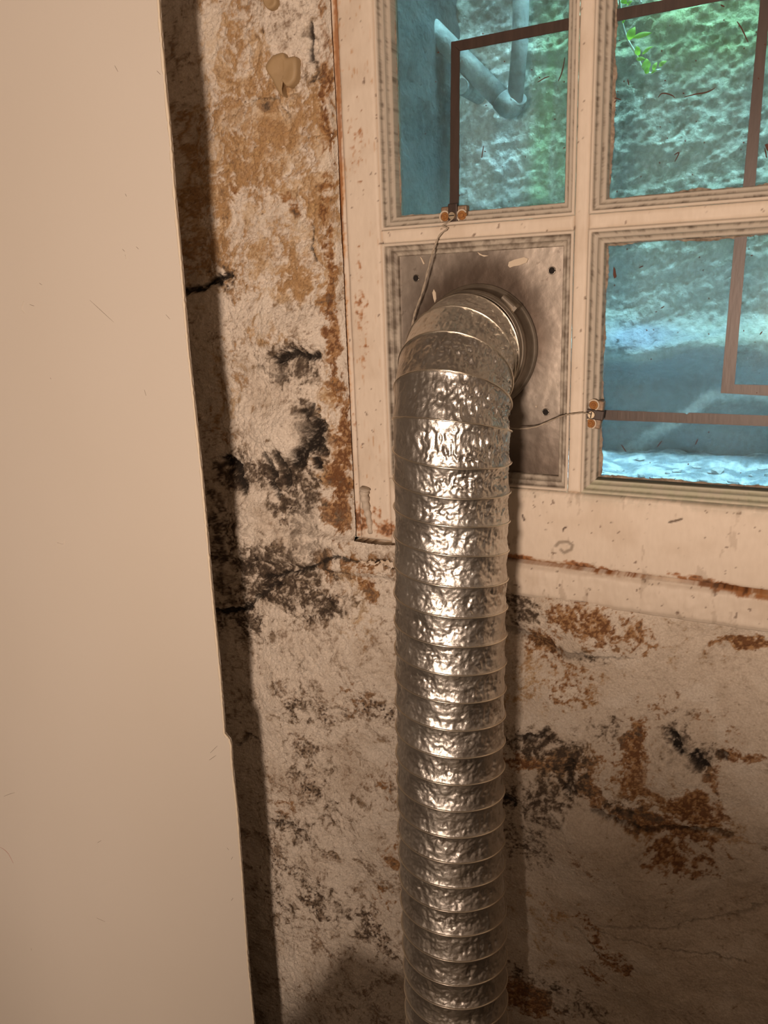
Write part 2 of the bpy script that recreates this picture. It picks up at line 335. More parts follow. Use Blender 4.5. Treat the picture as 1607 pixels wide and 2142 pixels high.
# ------------------------------------------------------------------ wall_back: rough plaster over stone
def axis(parts):
    out = []
    for a, b, s in parts:
        n = max(1, int(round((b-a)/s))); out += list(np.linspace(a, b, n, endpoint=False))
    out.append(parts[-1][1]); return np.array(out)
XL, ZS = -.3985, -.286            # edge of the frame, underside of the sill
xs = axis([(-1.4, -.66, .02), (-.66, -.57, .003), (-.57, .045, .00115), (.045, .10, .005), (.10, 1.25, .04)])
zs = axis([(-1.45, -1.10, .02), (-1.10, -.96, .003), (-.96, .31, .00115), (.31, .40, .005), (.40, .85, .04)])
XX, ZZ = np.meshgrid(xs, zs)
Q = ((XX > -.66) & (XX < .1) & (ZZ > -1.12) & (ZZ < .42))
colr, S = stains(XX, ZZ)
def wall_height(XX, ZZ, S):
    h = .009*fbm(XX, ZZ, .16, 2, off=4.4) + .0045*fbm(XX, ZZ, .055, 3, off=6.1)
    dg = fbm((XX*.8+ZZ*.6)*.35, (ZZ*.8-XX*.6), .012, 3, .6, off=3.6)
    amp = .30+.70*S['left'] + .45*np.clip(S['ru']+S['bl'], 0, 1)*(1-S['left'])
    h += amp*(-.0010*np.abs(S['n1']) + .00060*S['n2'] + .00034*S['n4'] + .0006*S['ring'] + .0007*np.clip(S['rid'], -1, 1)) + .0010*dg*(1-.5*S['left'])
    h -= .0010*S['dot']*np.clip(.2+S['bl'], 0, 1)*S['left']
    h -= .0012*np.clip(S['bl']*1.2-.2, 0, 1)*sst(-.4, 1.4, S['n1'])
    h += .0012*S['cl'] - .55*S['hw']
    h += .010*blob(XX, ZZ, 1230, 1300, 160, 60, -18)          # the bulging stone under the sill
    h += .012*blob(XX, ZZ, 760, 1140, 70, 22) + .007*blob(XX, ZZ, 620, 700, 70, 30) + .010*blob(XX, ZZ, 600, 910, 60, 50) + .006*blob(XX, ZZ, 720, 1400, 70, 50)
    h += .008*blob(XX, ZZ, 540, 1085, 50, 60) + .006*blob(XX, ZZ, 1425, 1590, 55, 55) - .010*blob(XX, ZZ, 1110, 1360, 60, 30, -25) + .010*blob(XX, ZZ, 1300, 1800, 150, 60, -25)
    # the plaster thins out towards the timber
    e = np.minimum(np.abs(XX-XL)+9*(ZZ < ZS-.005), 9); h = h*(1-.75*np.exp(-(e/.012)**2)) + .0028*np.exp(-(e/.006)**2)
    e2 = np.abs(ZZ-ZS)+9*(XX < XL-.005); h = h*(1-.5*np.exp(-(e2/.008)**2))
    return h
H = wall_height(XX, ZZ, S)
low = sst(ZS, ZS-.02, ZZ)*sst(-.33, -.28, XX)
lmp = sst(-.322, -.335, XX)*sst(-.245, -.251, ZZ)*sst(-.292, -.284, ZZ)
H = H*(1-.5*lmp) + lmp*(.0068+.0012*S['n1']+.0006*S['n2'])
idx = np.arange(XX.size).reshape(XX.shape)
fc = np.stack([idx[:-1, :-1], idx[:-1, 1:], idx[1:, 1:], idx[1:, :-1]], -1)
xc = (XX[:-1, :-1]+XX[1:, 1:])/2; zc = (ZZ[:-1, :-1]+ZZ[1:, 1:])/2
hole = (xc > XL) & (xc < .26) & (zc > np.where(xc < -.325, -.2495, ZS+.004)) & (zc < .36)
fc = fc[~hole]
vv = np.stack([XX.ravel(), -H.ravel(), ZZ.ravel()], 1)
used = np.zeros(len(vv), bool); used[fc.ravel()] = True; remap = np.cumsum(used)-1
wall = mesh('wall_back', vv[used], remap[fc], M_plaster, col=colr.reshape(-1, 3)[used], kind='structure')
wall['label'] = 'rough whitewashed stone cellar wall with rust stains and black mould'

bm = bmesh.new()
for lo, hi in (((-1.45, .030, -1.45), (XL-.004, .085, .85)), ((XL-.004, .030, -1.45), (1.3, .085, ZS-.006)), ((XL-.004, .030, .365), (1.3, .085, .85)), ((.27, .030, ZS-.006), (1.3, .085, .365))):
    bmesh.ops.create_cube(bm, size=1, matrix=Matrix.Translation((Vector(lo)+Vector(hi))/2) @ Matrix.Diagonal((*(Vector(hi)-Vector(lo)), 1)))
bm_obj('masonry', bm, M_room, wall, kind='stuff')

def surf_y(x, z):
    X = np.array([[x]]); Z = np.array([[z]]); _, s = stains(X, Z); return -float(wall_height(X, Z, s)[0, 0])

# other sides of the room
def slab(name, lo, hi, m, **k):
    bm = bmesh.new(); box(bm, lo, hi); return bm_obj(name, bm, m, kind='structure', **k)
slab('wall_left', (-1.45, -2.5, -1.45), (-1.40, .02, .85), M_room)
slab('wall_right', (1.25, -2.5, -1.45), (1.30, .02, .85), M_room)
slab('wall_front', (-1.45, -2.55, -1.45), (1.30, -2.5, .85), M_room)
slab('floor', (-1.45, -2.55, -1.50), (1.30, .02, -1.45), M_floor)
slab('ceiling', (-1.45, -2.55, .85), (1.30, .06, .90), M_room)

# ------------------------------------------------------------------ window_1
win = empty('window_1', (0, 0, 0), kind='structure', label='old cream painted small-paned cellar window with sooty panes')
def wood_col(X, Z, base=(0.72, 0.62, 0.51), extra=None):
    n = fbm(X, Z*.35, .012, 4, .6, off=4.2); n2 = fbm(X, Z, .006, 3, .6, off=1.7); n3 = fbm(X, Z, .05, 3, off=9.3)
    col = np.ones(X.shape+(3,))*np.array(base)
    def lay(c, m): col[:] = col*(1-m[..., None]) + np.array(c)*m[..., None]
    lay((.60, .49, .38), .5*sst(0, .5, n3))
    lay((.16, .10, .07), sst(.44, .52, n2+.25*n)*.8)
    if extra: extra(X, Z, col, lay, n, n2, n3)
    return np.clip(col, 0, 1)
def plank(name, x0, x1, z0, z1, y0, y1, step=.0013, tilt=0.0, wob=.0004, extra=None, base=(0.72, 0.62, 0.51), edge=.0016, parent=win, **k):
    """a painted board: fine grid front with rounded arrises, plus sides"""
    nx = max(3, int((x1-x0)/step)); nz = max(3, int((z1-z0)/step))
    u = np.linspace(0, 1, nx+1); v = np.linspace(0, 1, nz+1); U, V = np.meshgrid(u, v)
    X = x0+(x1-x0)*U; Z = z0+(z1-z0)*V + tilt*(X-x0)
    C = wood_col(X, Z, base, extra)
    e = np.minimum(np.minimum((X-x0), (x1-X)), np.minimum(Z-z0-tilt*(X-x0), z1+tilt*(X-x0)-Z))
    Y = y0 + edge*np.exp(-(e/(edge*.8))**2) - wob*2*fbm(X, Z, .03, 4, off=2.5) - wob*.5*fbm(X, Z*.3, .004, 2, off=6)
    dark = np.clip((C.mean(-1) < .3)*1.0, 0, 1); Y = Y + .0006*dark
    n = X.size; id_ = np.arange(n).reshape(X.shape)
    f = np.stack([id_[:-1, :-1], id_[:-1, 1:], id_[1:, 1:], id_[1:, :-1]], -1).reshape(-1, 4)
    ring = np.concatenate([id_[0, :], id_[1:, -1], id_[-1, -2::-1], id_[-2:0:-1, 0]])
    V3 = np.stack([X.ravel(), Y.ravel(), Z.ravel()], 1); bk = V3[ring].copy(); bk[:, 1] = y1
    m = len(ring); r2 = n+np.arange(m); nxt = np.roll(np.arange(m), -1)
    fs = np.stack([ring, r2, r2[nxt], ring[nxt]], 1)
    Vt = np.concatenate([V3, bk]); Ct = np.concatenate([C.reshape(-1, 3), C.reshape(-1, 3)[ring]])
    return mesh(name, Vt, np.concatenate([f, fs]), M_wood, parent, col=Ct, **k)
def ex_stile(X, Z, col, lay, n, n2, n3):
    d = polyd(X, Z, [(702, 0), (705, 150), (710, 280), (713, 450), (716, 600), (724, 760), (728, 900), (735, 1080)])*(1+.9*n2)
    lay((.62, .33, .13), sst(.006, .0015, d)*sst(-.35, .15, n3+n)*.85)
    lay((.33, .14, .05), sst(.0030, .0012, d)*.9)
    b = blobs(X, Z, [(.95, 745, 1085, 34, 34), (.8, 725, 1000, 14, 90), (.95, 810, 1105, 26, 20), (.6, 790, 1075, 14, 30), (.55, 760, 650, 16, 140), (.5, 750, 300, 20, 100), (.45, 740, 850, 14, 80)])
    lay((.42, .19, .07), sst(.50, .80, b+.7*n2+.3*n)*.9); lay((.15, .065, .03), sst(.78, .98, b+.7*n2+.4*n)*.9)
    sp = fbm(X*3.2, Z*.5, .010, 3, .6, off=12.4); lay((.50, .27, .12), sst(.30, .45, sp)*.7*sst(-.2, .3, n3))
def ex_rail(X, Z, col, lay, n, n2, n3):
    line = [(1040, 1160), (1090, 1166), (1160, 1178), (1230, 1190), (1320, 1202), (1400, 1208), (1500, 1222), (1607, 1245)]
    d = polyd(X, Z, line)*(1+.8*n2)
    lay((.36, .17, .06), sst(.0045, .0012, d)*sst(-.45, .1, n3+.8*n2)*.95)
    b = blobs(X, Z, [(.9, 1225, 1183, 55, 9, -8), (.9, 1500, 1222, 110, 13, -8), (.9, 1085, 1163, 35, 8), (.8, 1260, 1190, 40, 9), (.7, 1320, 1200, 14, 9), (.6, 1590, 1243, 40, 12, -8), (.9, 745, 1085, 34, 34), (.95, 810, 1105, 26, 20)])
    lay((.36, .15, .05), sst(.50, .72, b+.6*n2)*.92); lay((.11, .045, .02), sst(.80, .98, b+.6*n2)*.9)
    g = sst(.012, .0, -.179-Z)*sst(-.25, .2, n2+n3); lay((.33, .32, .24), .35*g)
    lay((.30, .22, .15), sst(.28, .36, n)*.30)
    r = polyd(X, Z, [(1165, 1140), (1172, 1132), (1190, 1131), (1200, 1138), (1197, 1147), (1182, 1154), (1176, 1148)]); lay((.20, .155, .11), sst(.0022, .0006, r)*.7)
    r = polyd(X, Z, [(1180, 1108), (1182, 1103), (1188, 1100)]); lay((.10, .06, .04), sst(.0010, .0004, r))
    r = polyd(X, Z, [(1096, 1075), (1098, 1086)]); lay((.08, .05, .04), sst(.0011, .0004, r))
    r = polyd(X, Z, [(1402, 1090), (1420, 1086), (1427, 1083)]); lay((.12, .08, .05), sst(.0014, .0004, r))
def ex_sill(X, Z, col, lay, n, n2, n3):
    ex_rail(X, Z, col, lay, n, n2, n3)
    b = blobs(X, Z, [(.9, 770, 1150, 70, 40), (.9, 720, 1165, 30, 20), (.8, 770, 1110, 60, 12)])
    lay((.50, .36, .22), sst(.5, .9, b+.8*n2)*.7); lay((.13, .07, .04), sst(.85, 1.1, b+.9*n2)*.9)
# glazing bar layout (outer edges of the openings)
C1 = (-.3565, -.1745); C2 = (-.1625, .024); R1 = (.0595, .2895); R2 = (-.1785, .0475)
YF = -.002; YG = .018
plank('jamb_strip', XL-.010, -.3945, -.2475, .36, .0005, .05, extra=ex_stile)
plank('stile', -.3925, C1[0], -.246, .36, YF-.002, .03, extra=ex_stile)
plank('bottom_rail', C1[0], .26, -.2480, R2[0], YF-.002, .03, tilt=-.006, extra=ex_rail)
plank('sill_board', XL-.004, .26, -.2850, -.2505, YF-.004, .04, tilt=-.008, extra=ex_sill, edge=.004, wob=.0012)
plank('muntin_upright', C1[1], C2[0], R2[0], .30, YF, .024)
plank('muntin_crossbar', C1[0], C1[1], R2[1], R1[0], YF, .024)
plank('muntin_crossbar', C2[0], C2[1], R2[1], R1[0], YF, .024)
plank('stile', C2[1], .26, R2[0], .36, YF, .024, step=.004, label='right-hand stile of the window outside the glass')
plank('top_rail', C1[0], C2[1], R1[1], .36, YF, .024, step=.003)
bm = bmesh.new()
for lo, hi in (((XL-.03, .026, -.33), (C1[0]-.001, .05, .36)), ((XL-.03, .026, -.33), (.27, .05, R2[0]-.002)), ((C2[1]+.002, .026, -.2), (.27, .05, .36)), ((XL-.03, .026, R1[1]+.002), (.27, .05, .36))): box(bm, lo, hi)
bm_obj('gap_backing', bm, mat('dark_backing', (.10, .06, .04), .9), win, kind='stuff')  # dark backing added to stop daylight leaking through the frame gaps
# moulding around each opening
PROF = [(0, YF+.0006), (.0006, YF-.0006), (.0022, YF-.0008), (.0030, .0012), (.0036, .0030), (.0056, .0034), (.0064, .0028), (.0072, .0040), (.0076, .0072), (.0100, .0082), (.0108, .0078), (.0116, .0095), (.0118, YG+.003)]
def moulding(x0, x1, z0, z1, green=False, dark=False):
    V = []; Fq = []; C = []
    cs = [(x0, z0, 1, 1), (x1, z0, -1, 1), (x1, z1, -1, -1), (x0, z1, 1, -1)]
    NS = 230; rings = []
    for s in range(4):
        a = cs[s]; b = cs[(s+1) % 4]
        for i in range(NS+1):
            t = i/NS
            for j, (ins, y) in enumerate(PROF):
                xa = a[0]+a[2]*ins; za = a[1]+a[3]*ins; xb = b[0]+b[2]*ins; zb = b[1]+b[3]*ins
                V.append((xa+(xb-xa)*t, y, za+(zb-za)*t))
    V = np.array(V); X, Z = V[:, 0], V[:, 2]
    nn = fbm(X, Z, .012, 4, .6, off=3.3); n2 = fbm(X, Z, .004, 3, .6, off=7.3)
    V[:, 1] += .0004*nn; K = len(PROF)
    j = np.tile(np.arange(K), 4*(NS+1))
    col = np.ones((len(V), 3))*np.array((.66, .57, .47))
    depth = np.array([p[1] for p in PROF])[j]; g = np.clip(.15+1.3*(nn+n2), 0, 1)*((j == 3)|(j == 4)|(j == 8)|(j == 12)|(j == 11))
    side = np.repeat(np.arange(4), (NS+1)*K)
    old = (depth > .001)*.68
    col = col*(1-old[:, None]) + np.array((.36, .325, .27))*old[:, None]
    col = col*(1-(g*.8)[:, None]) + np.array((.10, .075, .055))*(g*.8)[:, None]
    if green:
        m = (side == 0)*np.clip(.75+nn, 0, 1)*.8; col = col*(1-m[:, None]) + np.array((.42, .42, .30))*m[:, None]
        m = (side == 0)*(j >= 10)*.9; col = col*(1-m[:, None]) + np.array((.055, .05, .03))*m[:, None]
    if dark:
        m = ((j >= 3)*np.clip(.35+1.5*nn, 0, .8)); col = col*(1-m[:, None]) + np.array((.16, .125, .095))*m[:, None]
    f = []
    for s in range(4):
        for i in range(NS):
            o = (s*(NS+1)+i)*K
            for k in range(K-1): f.append((o+k, o+K+k, o+K+k+1, o+k+1))
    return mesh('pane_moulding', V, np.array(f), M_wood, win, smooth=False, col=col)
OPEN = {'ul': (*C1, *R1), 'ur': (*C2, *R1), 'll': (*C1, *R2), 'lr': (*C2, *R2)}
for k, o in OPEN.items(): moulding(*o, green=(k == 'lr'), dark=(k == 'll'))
# panes of dirty glass
def glass_mat():
    m = bpy.data.materials.new('dirty_glass'); m.use_nodes = True; nt = m.node_tree; N = nt.nodes; L = nt.links
    out = N['Material Output']; N.remove(N['Principled BSDF'])
    tr = N.new('ShaderNodeBsdfTransparent'); tr.inputs[0].default_value = (.84, .93, .92, 1)
    df = N.new('ShaderNodeBsdfDiffuse'); df.inputs[0].default_value = (.30, .33, .31, 1)
    tl = N.new('ShaderNodeBsdfTranslucent'); tl.inputs[0].default_value = (.50, .60, .62, 1)
    gl = N.new('ShaderNodeBsdfGlossy'); gl.inputs['Roughness'].default_value = .06
    tc = N.new('ShaderNodeTexCoord'); n = N.new('ShaderNodeTexNoise'); n.inputs['Scale'].default_value = 14; n.inputs['Detail'].default_value = 8; n.inputs['Roughness'].default_value = .62
    L.new(tc.outputs['Object'], n.inputs[0])
    n2 = N.new('ShaderNodeTexNoise'); n2.inputs['Scale'].default_value = 260; n2.inputs['Detail'].default_value = 5; n2.inputs['Roughness'].default_value = .7; L.new(tc.outputs['Object'], n2.inputs[0])
    r = N.new('ShaderNodeMapRange'); r.inputs[1].default_value = .35; r.inputs[2].default_value = .75; r.inputs[3].default_value = .11; r.inputs[4].default_value = .34; L.new(n.outputs[0], r.inputs[0])
    r2 = N.new('ShaderNodeMapRange'); r2.inputs[1].default_value = .35; r2.inputs[2].default_value = .75; r2.inputs[3].default_value = .6; r2.inputs[4].default_value = 1.5; L.new(n2.outputs[0], r2.inputs[0])
    mm = N.new('ShaderNodeMath'); mm.operation = 'MULTIPLY'; L.new(r.outputs[0], mm.inputs[0]); L.new(r2.outputs[0], mm.inputs[1])
    md = N.new('ShaderNodeMixShader'); md.inputs[0].default_value = .72; L.new(df.outputs[0], md.inputs[1]); L.new(tl.outputs[0], md.inputs[2])
    mx = N.new('ShaderNodeMixShader'); L.new(mm.outputs[0], mx.inputs[0]); L.new(tr.outputs[0], mx.inputs[1]); L.new(md.outputs[0], mx.inputs[2])
    fr = N.new('ShaderNodeFresnel'); fr.inputs[0].default_value = 1.3
    m2 = N.new('ShaderNodeMixShader'); L.new(fr.outputs[0], m2.inputs[0]); L.new(mx.outputs[0], m2.inputs[1]); L.new(gl.outputs[0], m2.inputs[2])
    L.new(m2.outputs[0], out.inputs[0]); return m
M_glass = glass_mat()
def pane(o):
    x0, x1, z0, z1 = o; bm = bmesh.new(); box(bm, (x0+.006, YG, z0+.006), (x1-.006, YG+.002, z1-.006))
    return bm_obj('glass_pane', bm, M_glass, win)
for k in ('ul', 'ur', 'lr'): pane(OPEN[k])
# ragged putty around the panes
def putty(o, amp=.0022, seed=0, sides=(0, 1, 2, 3)):
    x0, x1, z0, z1 = (o[0]+.0112, o[1]-.0112, o[2]+.0112, o[3]-.0112); bm = bmesh.new(); rg = random.Random(seed)
    for s in sides:
        A, B, nrm = [((x0, z0), (x1, z0), (0, 1)), ((x1, z0), (x1, z1), (-1, 0)), ((x1, z1), (x0, z1), (0, -1)), ((x0, z1), (x0, z0), (1, 0))][s]
        L = math.dist(A, B); n = int(L/.0018); w = amp; prev = None
        for i in range(n+1):
            t = i/n; X = np.array([A[0]+(B[0]-A[0])*t]); Z = np.array([A[1]+(B[1]-A[1])*t])
            w = amp*(.75+1.6*float(fbm(X, Z, .035, 4, .6, off=seed+s*3.7)[0])) + amp*.35*(rg.random()-.5)
            w = max(w, .0004)
            p = (float(X[0]), float(Z[0])); q = (p[0]+nrm[0]*w, p[1]+nrm[1]*w); r = (p[0]-nrm[0]*.002, p[1]-nrm[1]*.002)
            cur = [bm.verts.new((r[0], YG-.0035, r[1])), bm.verts.new((p[0], YG-.0022, p[1])), bm.verts.new((q[0], YG-.0003, q[1])), bm.verts.new((q[0], YG+.0001, q[1]))]
            if prev:
                for k in range(3): bm.faces.new((prev[k], cur[k], cur[k+1], prev[k+1]))
            prev = cur
    return bm_obj('putty_bead', bm, M_putty, win)
putty(OPEN['ul'], .0016, 1); putty(OPEN['ur'], .0026, 2); putty(OPEN['lr'], .0026, 3)
# dead insects and leaf bits stuck to the glass: one part, uncountable
def flecks(lst, name, m, y, parent, r=.00045, **k):
    V = []; Fc = []
    for pts in lst:
        q = smooth_path([P(a, b, y) for a, b in pts], 3)
        rr = [r*(.4+.6*math.sin(math.pi*(i+.5)/len(q))) for i in range(len(q))]
        v, f = tube_arrays(q, rr, 5); o = len(V); V += v; Fc += [tuple(o+i for i in ff) for ff in f]
    return mesh(name, V, Fc, m, parent, **k)
G = [[(1275, 212), (1283, 205), (1300, 209)], [(1279, 220), (1290, 210)], [(1313, 166), (1316, 178)], [(1377, 204), (1386, 195), (1405, 199), (1412, 205)],
     [(1432, 203), (1455, 197), (1478, 193), (1497, 184)], [(1411, 324), (1421, 319), (1412, 338)], [(1542, 45), (1552, 60), (1565, 88)], [(1508, 10), (1516, 14)],
     [(1600, 310), (1604, 330)], [(1125, 172), (1140, 163), (1150, 160)], [(1191, 258), (1194, 278)], [(1012, 305), (1008, 330)], [(1182, 120), (1176, 150), (1168, 170)],
     [(1285, 560), (1288, 578)], [(1337, 560), (1346, 556)], [(1383, 645), (1390, 640)], [(1460, 918), (1455, 930)], [(1375, 935), (1385, 922)], [(1300, 930), (1310, 945)], [(1590, 700), (1595, 693)]]
rg = random.Random(5)
for _ in range(70):
    bx = rg.choice([(840, 1200, 20, 440), (1285, 1600, 30, 420), (1270, 1600, 520, 1000)]); x = rg.uniform(bx[0], bx[1]); y = rg.uniform(bx[2], bx[3]); a = rg.random()*6; l = rg.uniform(1.5, 4)
    G.append([(x, y), (x+l*math.cos(a), y+l*math.sin(a))])
flecks(G, 'stuck_insect_debris', M_debris, YG-.0006, win, .0005, kind='stuff', label='dark dead insect legs and specks stuck to glass')
bm = bmesh.new()
for a in ([(1283, 575), (1284, 558), (1287, 562), (1290, 578), (1286, 583)], [(1600, 303), (1606, 300), (1612, 318), (1605, 315)]):
    prism(bm, [(P(x, y, YG-.001).x, P(x, y, YG-.001).z) for x, y in a], YG-.0016, YG-.0002)
bm_obj('leaf_scrap', bm, M_debris, win, label='small brown leaf scrap stuck on glass')

# ------------------------------------------------------------------ alarm foil tape
def tape(name, polys, y, **k):
    bm = bmesh.new()
    for a in polys: prism(bm, [(P(x, yy, y).x, P(x, yy, y).z) for x, yy in a], y-.0003, YG)
    o = bm_obj(name, bm, M_tape); c = P(*polys[0][0], y); o.data.transform(Matrix.Translation(-c)); o.location = c
    return setp(o, **k)
ty = YG-.0005
tape('foil_tape', [[(944, 90), (962, 106), (960, 442), (941, 442)], [(944, 88), (1219, 32), (1219, 57), (962, 107), (944, 90)][:4]+[(944, 90)]], ty, label='brown foil tape strip bent at a corner on the upper left pane', cat='tape')
tape('foil_tape', [[(1279, 21), (1410, -4), (1607, -40), (1607, -14), (1500, 3), (1279, 47)], [(1592, -14), (1613, -14), (1577, 430), (1551, 430)]], ty, label='brown foil tape with slanting strip and right upright on upper right pane', cat='tape')
tape('foil_tape', [[(1538, 486), (1564, 486), (1537, 804), (1508, 822)], [(1537, 804), (1670, 807), (1670, 832), (1508, 822)]], ty, label='brown foil tape turning a square corner on lower right pane', cat='tape')
tape('foil_tape', [[(1255, 857), (1432, 864), (1437, 867), (1442, 863), (1660, 871), (1660, 894), (1255, 878)]], ty, label='straight horizontal brown foil strip across lower right pane', cat='tape')

# terminal blocks
def terminal(px, py, rotdeg, label, flip=1):
    y = .0045; c = P(px, py, y); t = empty('foil_terminal', c, label=label, cat='terminal')
    R = Matrix.Rotation(math.radians(rotdeg), 4, 'Y')
    def fin(name, bm, m, **k):
        bmesh.ops.transform(bm, matrix=Matrix.Translation(c) @ R, verts=bm.verts); return bm_obj(name, bm, m, t, **k)
    s = .0125
    bm = bmesh.new(); box(bm, (-s, -.0010, -.0090), (s, .0075, .0085), .0012); fin('base_plate', bm, M_brass)
    bm = bmesh.new(); box(bm, (-.0045, -.0035, -.0085), (.0042, .0005, .0105), .0008); fin('clip_strip', bm, M_tape)
    for sx in (-1, 1):
        bm = bmesh.new(); cyl(bm, (sx*.0082, -.0020, 0), (sx*.0082, -.0008, 0), .0036, .0044, 20); cyl(bm, (sx*.0082, -.0027, 0), (sx*.0082, -.0019, 0), .0018, .0022, 16)
        fin('rusted_rivet', bm, M_rust, label='orange rusted rivet')
        bm = bmesh.new()
        n = 18
        for i in range(n):
            a0 = math.pi*.15+math.pi*1.2*i/n; a1 = math.pi*.15+math.pi*1.2*(i+1)/n
            for a, b in ((a0, a1),):
                cyl(bm, (sx*.0082+.0046*math.cos(a), -.0022, .0046*math.sin(a)), (sx*.0082+.0046*math.cos(b), -.0022, .0046*math.sin(b)), .0008, n=6)
        fin('paint_rim', bm, M_fleckp)
    bm = bmesh.new(); cyl(bm, (0, -.0060, 0), (0, -.0030, 0), .0030, .0034, 22); sc = fin('screw', bm, M_screw)
    bm = bmesh.new(); box(bm, (-.0026, -.0064, -.0004), (.0026, -.0059, .0004)); bmesh.ops.transform(bm, matrix=Matrix.Translation(c) @ R, verts=bm.verts); bm_obj('screw_slot', bm, M_hole, sc)
    return t
terminal(950, 452, 0, 'rusty screw terminal at the foot of the upper left pane')
terminal(1240, 866, 97, 'rusty screw terminal on the left edge of the lower right pane')

# ------------------------------------------------------------------ vent plate
DM = Vector((-.2665, .0, -.0505))    # mouth of the duct
pl = empty('vent_plate', (DM.x, .012, DM.z), label='square grey sheet metal plate with a round duct collar filling the lower left pane', cat='plate')
M_plate = mat('dull_galvanised', attr=True, rough=0.42, metal=0.75, var=0.12, vscale=70, bump=0.00015, bscale=160, bdetail=4)
px0, px1, pz0, pz1 = C1[0]+.0105, C1[1]-.006, R2[0]+.006, R2[1]-.0105
nx, nz = 150, 190
U, V_ = np.meshgrid(np.linspace(px0, px1, nx), np.linspace(pz0, pz1, nz)); yp = .0125
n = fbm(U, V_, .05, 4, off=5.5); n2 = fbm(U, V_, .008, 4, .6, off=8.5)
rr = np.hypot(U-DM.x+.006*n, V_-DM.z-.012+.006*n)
soot_dark = np.exp(-(np.maximum(rr-.052, 0)/.024)**2)*sst(-.115, .0, V_-DM.z)
soot_dark = np.maximum(soot_dark, .85*sst(-.045, -.11, V_-DM.z+.02*n))  # lower part of the plate darkened as well
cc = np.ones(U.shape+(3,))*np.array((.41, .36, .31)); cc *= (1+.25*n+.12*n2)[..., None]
cc = cc*(1-.92*soot_dark[..., None]) + np.array((.085, .058, .042))*.92*soot_dark[..., None]
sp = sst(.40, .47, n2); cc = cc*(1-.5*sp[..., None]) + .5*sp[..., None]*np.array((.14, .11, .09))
Yp = yp - .0022*(V_ < pz0+.02)*0 + .0009*n
Vp = np.stack([U.ravel(), Yp.ravel(), V_.ravel()], 1); id_ = np.arange(U.size).reshape(U.shape)
f = np.stack([id_[:-1, :-1], id_[:-1, 1:], id_[1:, 1:], id_[1:, :-1]], -1).reshape(-1, 4)
ring = np.concatenate([id_[0, :], id_[1:, -1], id_[-1, -2::-1], id_[-2:0:-1, 0]]); bk = Vp[ring].copy(); bk[:, 1] += .0012
m_ = len(ring); r2 = U.size+np.arange(m_); nxt = np.roll(np.arange(m_), -1)
# back skin so that no daylight passes
b0 = U.size+m_; back = np.array([(px0, yp+.0022, pz0), (px1, yp+.0022, pz0), (px1, yp+.0022, pz1), (px0, yp+.0022, pz1)])
fq = np.concatenate([f, np.stack([ring, r2, r2[nxt], ring[nxt]], 1), np.array([[b0, b0+1, b0+2, b0+3]])])
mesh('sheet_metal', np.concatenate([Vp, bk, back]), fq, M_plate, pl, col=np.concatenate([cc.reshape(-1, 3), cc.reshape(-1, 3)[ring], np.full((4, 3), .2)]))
for a, b in ((871, 582), (1155, 566), (1142, 862)):
    c = P(a, b, yp); bm = bmesh.new(); cyl(bm, (c.x, yp-.0012, c.z), (c.x, yp+.0003, c.z), .0028, n=16); bm_obj('screw_hole', bm, M_hole, pl)
    bm = bmesh.new(); bmesh.ops.create_circle
    v, fc2 = tube_arrays([(c.x+.0030*math.cos(t*math.pi/10), yp-.0006, c.z+.0030*math.sin(t*math.pi/10)) for t in range(21)], .0005, 6); bm.free()
    mesh('hole_rim', v, fc2, M_clamp, pl)
for a in ([(1064, 556), (1066, 548), (1078, 543), (1098, 538), (1106, 541), (1103, 549), (1088, 555), (1076, 557), (1068, 560)],
          [(906, 612), (909, 605), (913, 612), (914, 625), (911, 633), (908, 624)], [(880, 536), (884, 540), (890, 552), (887, 553)], [(1000, 527), (1010, 533), (1024, 535), (1014, 537), (1004, 533)],
          [(1188, 570), (1191, 566), (1192, 585), (1189, 590)], [(1122, 848), (1124, 848), (1124, 852), (1121, 851)], [(825, 900), (828, 900), (829, 906), (826, 906)]):
    bm = bmesh.new(); prism(bm, [(P(x, yy, yp).x, P(x, yy, yp).z) for x, yy in a], yp-.0016, yp)
    bm_obj('paint_splash', bm, M_fleckp, pl, label='cream paint splash')
# collar ring on the plate
def ringmesh(name, c, prof, n, m, parent, axis_y=True, **k):
    V = []; Fc = []; K = len(prof)
    for i in range(n):
        a = 2*math.pi*i/n
        for r, y in prof: V.append((c[0]+r*math.cos(a), y, c[2]+r*math.sin(a)))
    for i in range(n):
        for j in range(K-1): Fc.append((i*K+j, ((i+1) % n)*K+j, ((i+1) % n)*K+j+1, i*K+j+1))
    return mesh(name, V, Fc, m, parent, **k)

# ------------------------------------------------------------------ the duct
RD = .0505
path = []
y0 = -.004; bend_r = .074; yb = -.084
pe = P(946, 960, yb)
start_y = yb+bend_r; ze = DM.z-bend_r
path.append(Vector((DM.x, y0, DM.z)))
for i in range(0, 13):
    a = math.pi/2*i/12
    path.append(Vector((DM.x+(pe.x-DM.x)*sst(0, 12, i), start_y-bend_r*math.sin(a), DM.z-bend_r*(1-math.cos(a)))))
ctrl = [(945, 1060, -.084), (943, 1200, -.088), (942, 1400, -.093), (942, 1600, -.100), (945, 1800, -.108), (950, 1950, -.116), (955, 2130, -.124)]
for a, b, y in ctrl: path.append(P(a, b, y))
l = path[-1]; path += [l+Vector((.004, -.012, -.12)), l+Vector((.01, -.045, -.26)), l+Vector((.02, -.09, -.34))]
pp = smooth_path(path, 10)
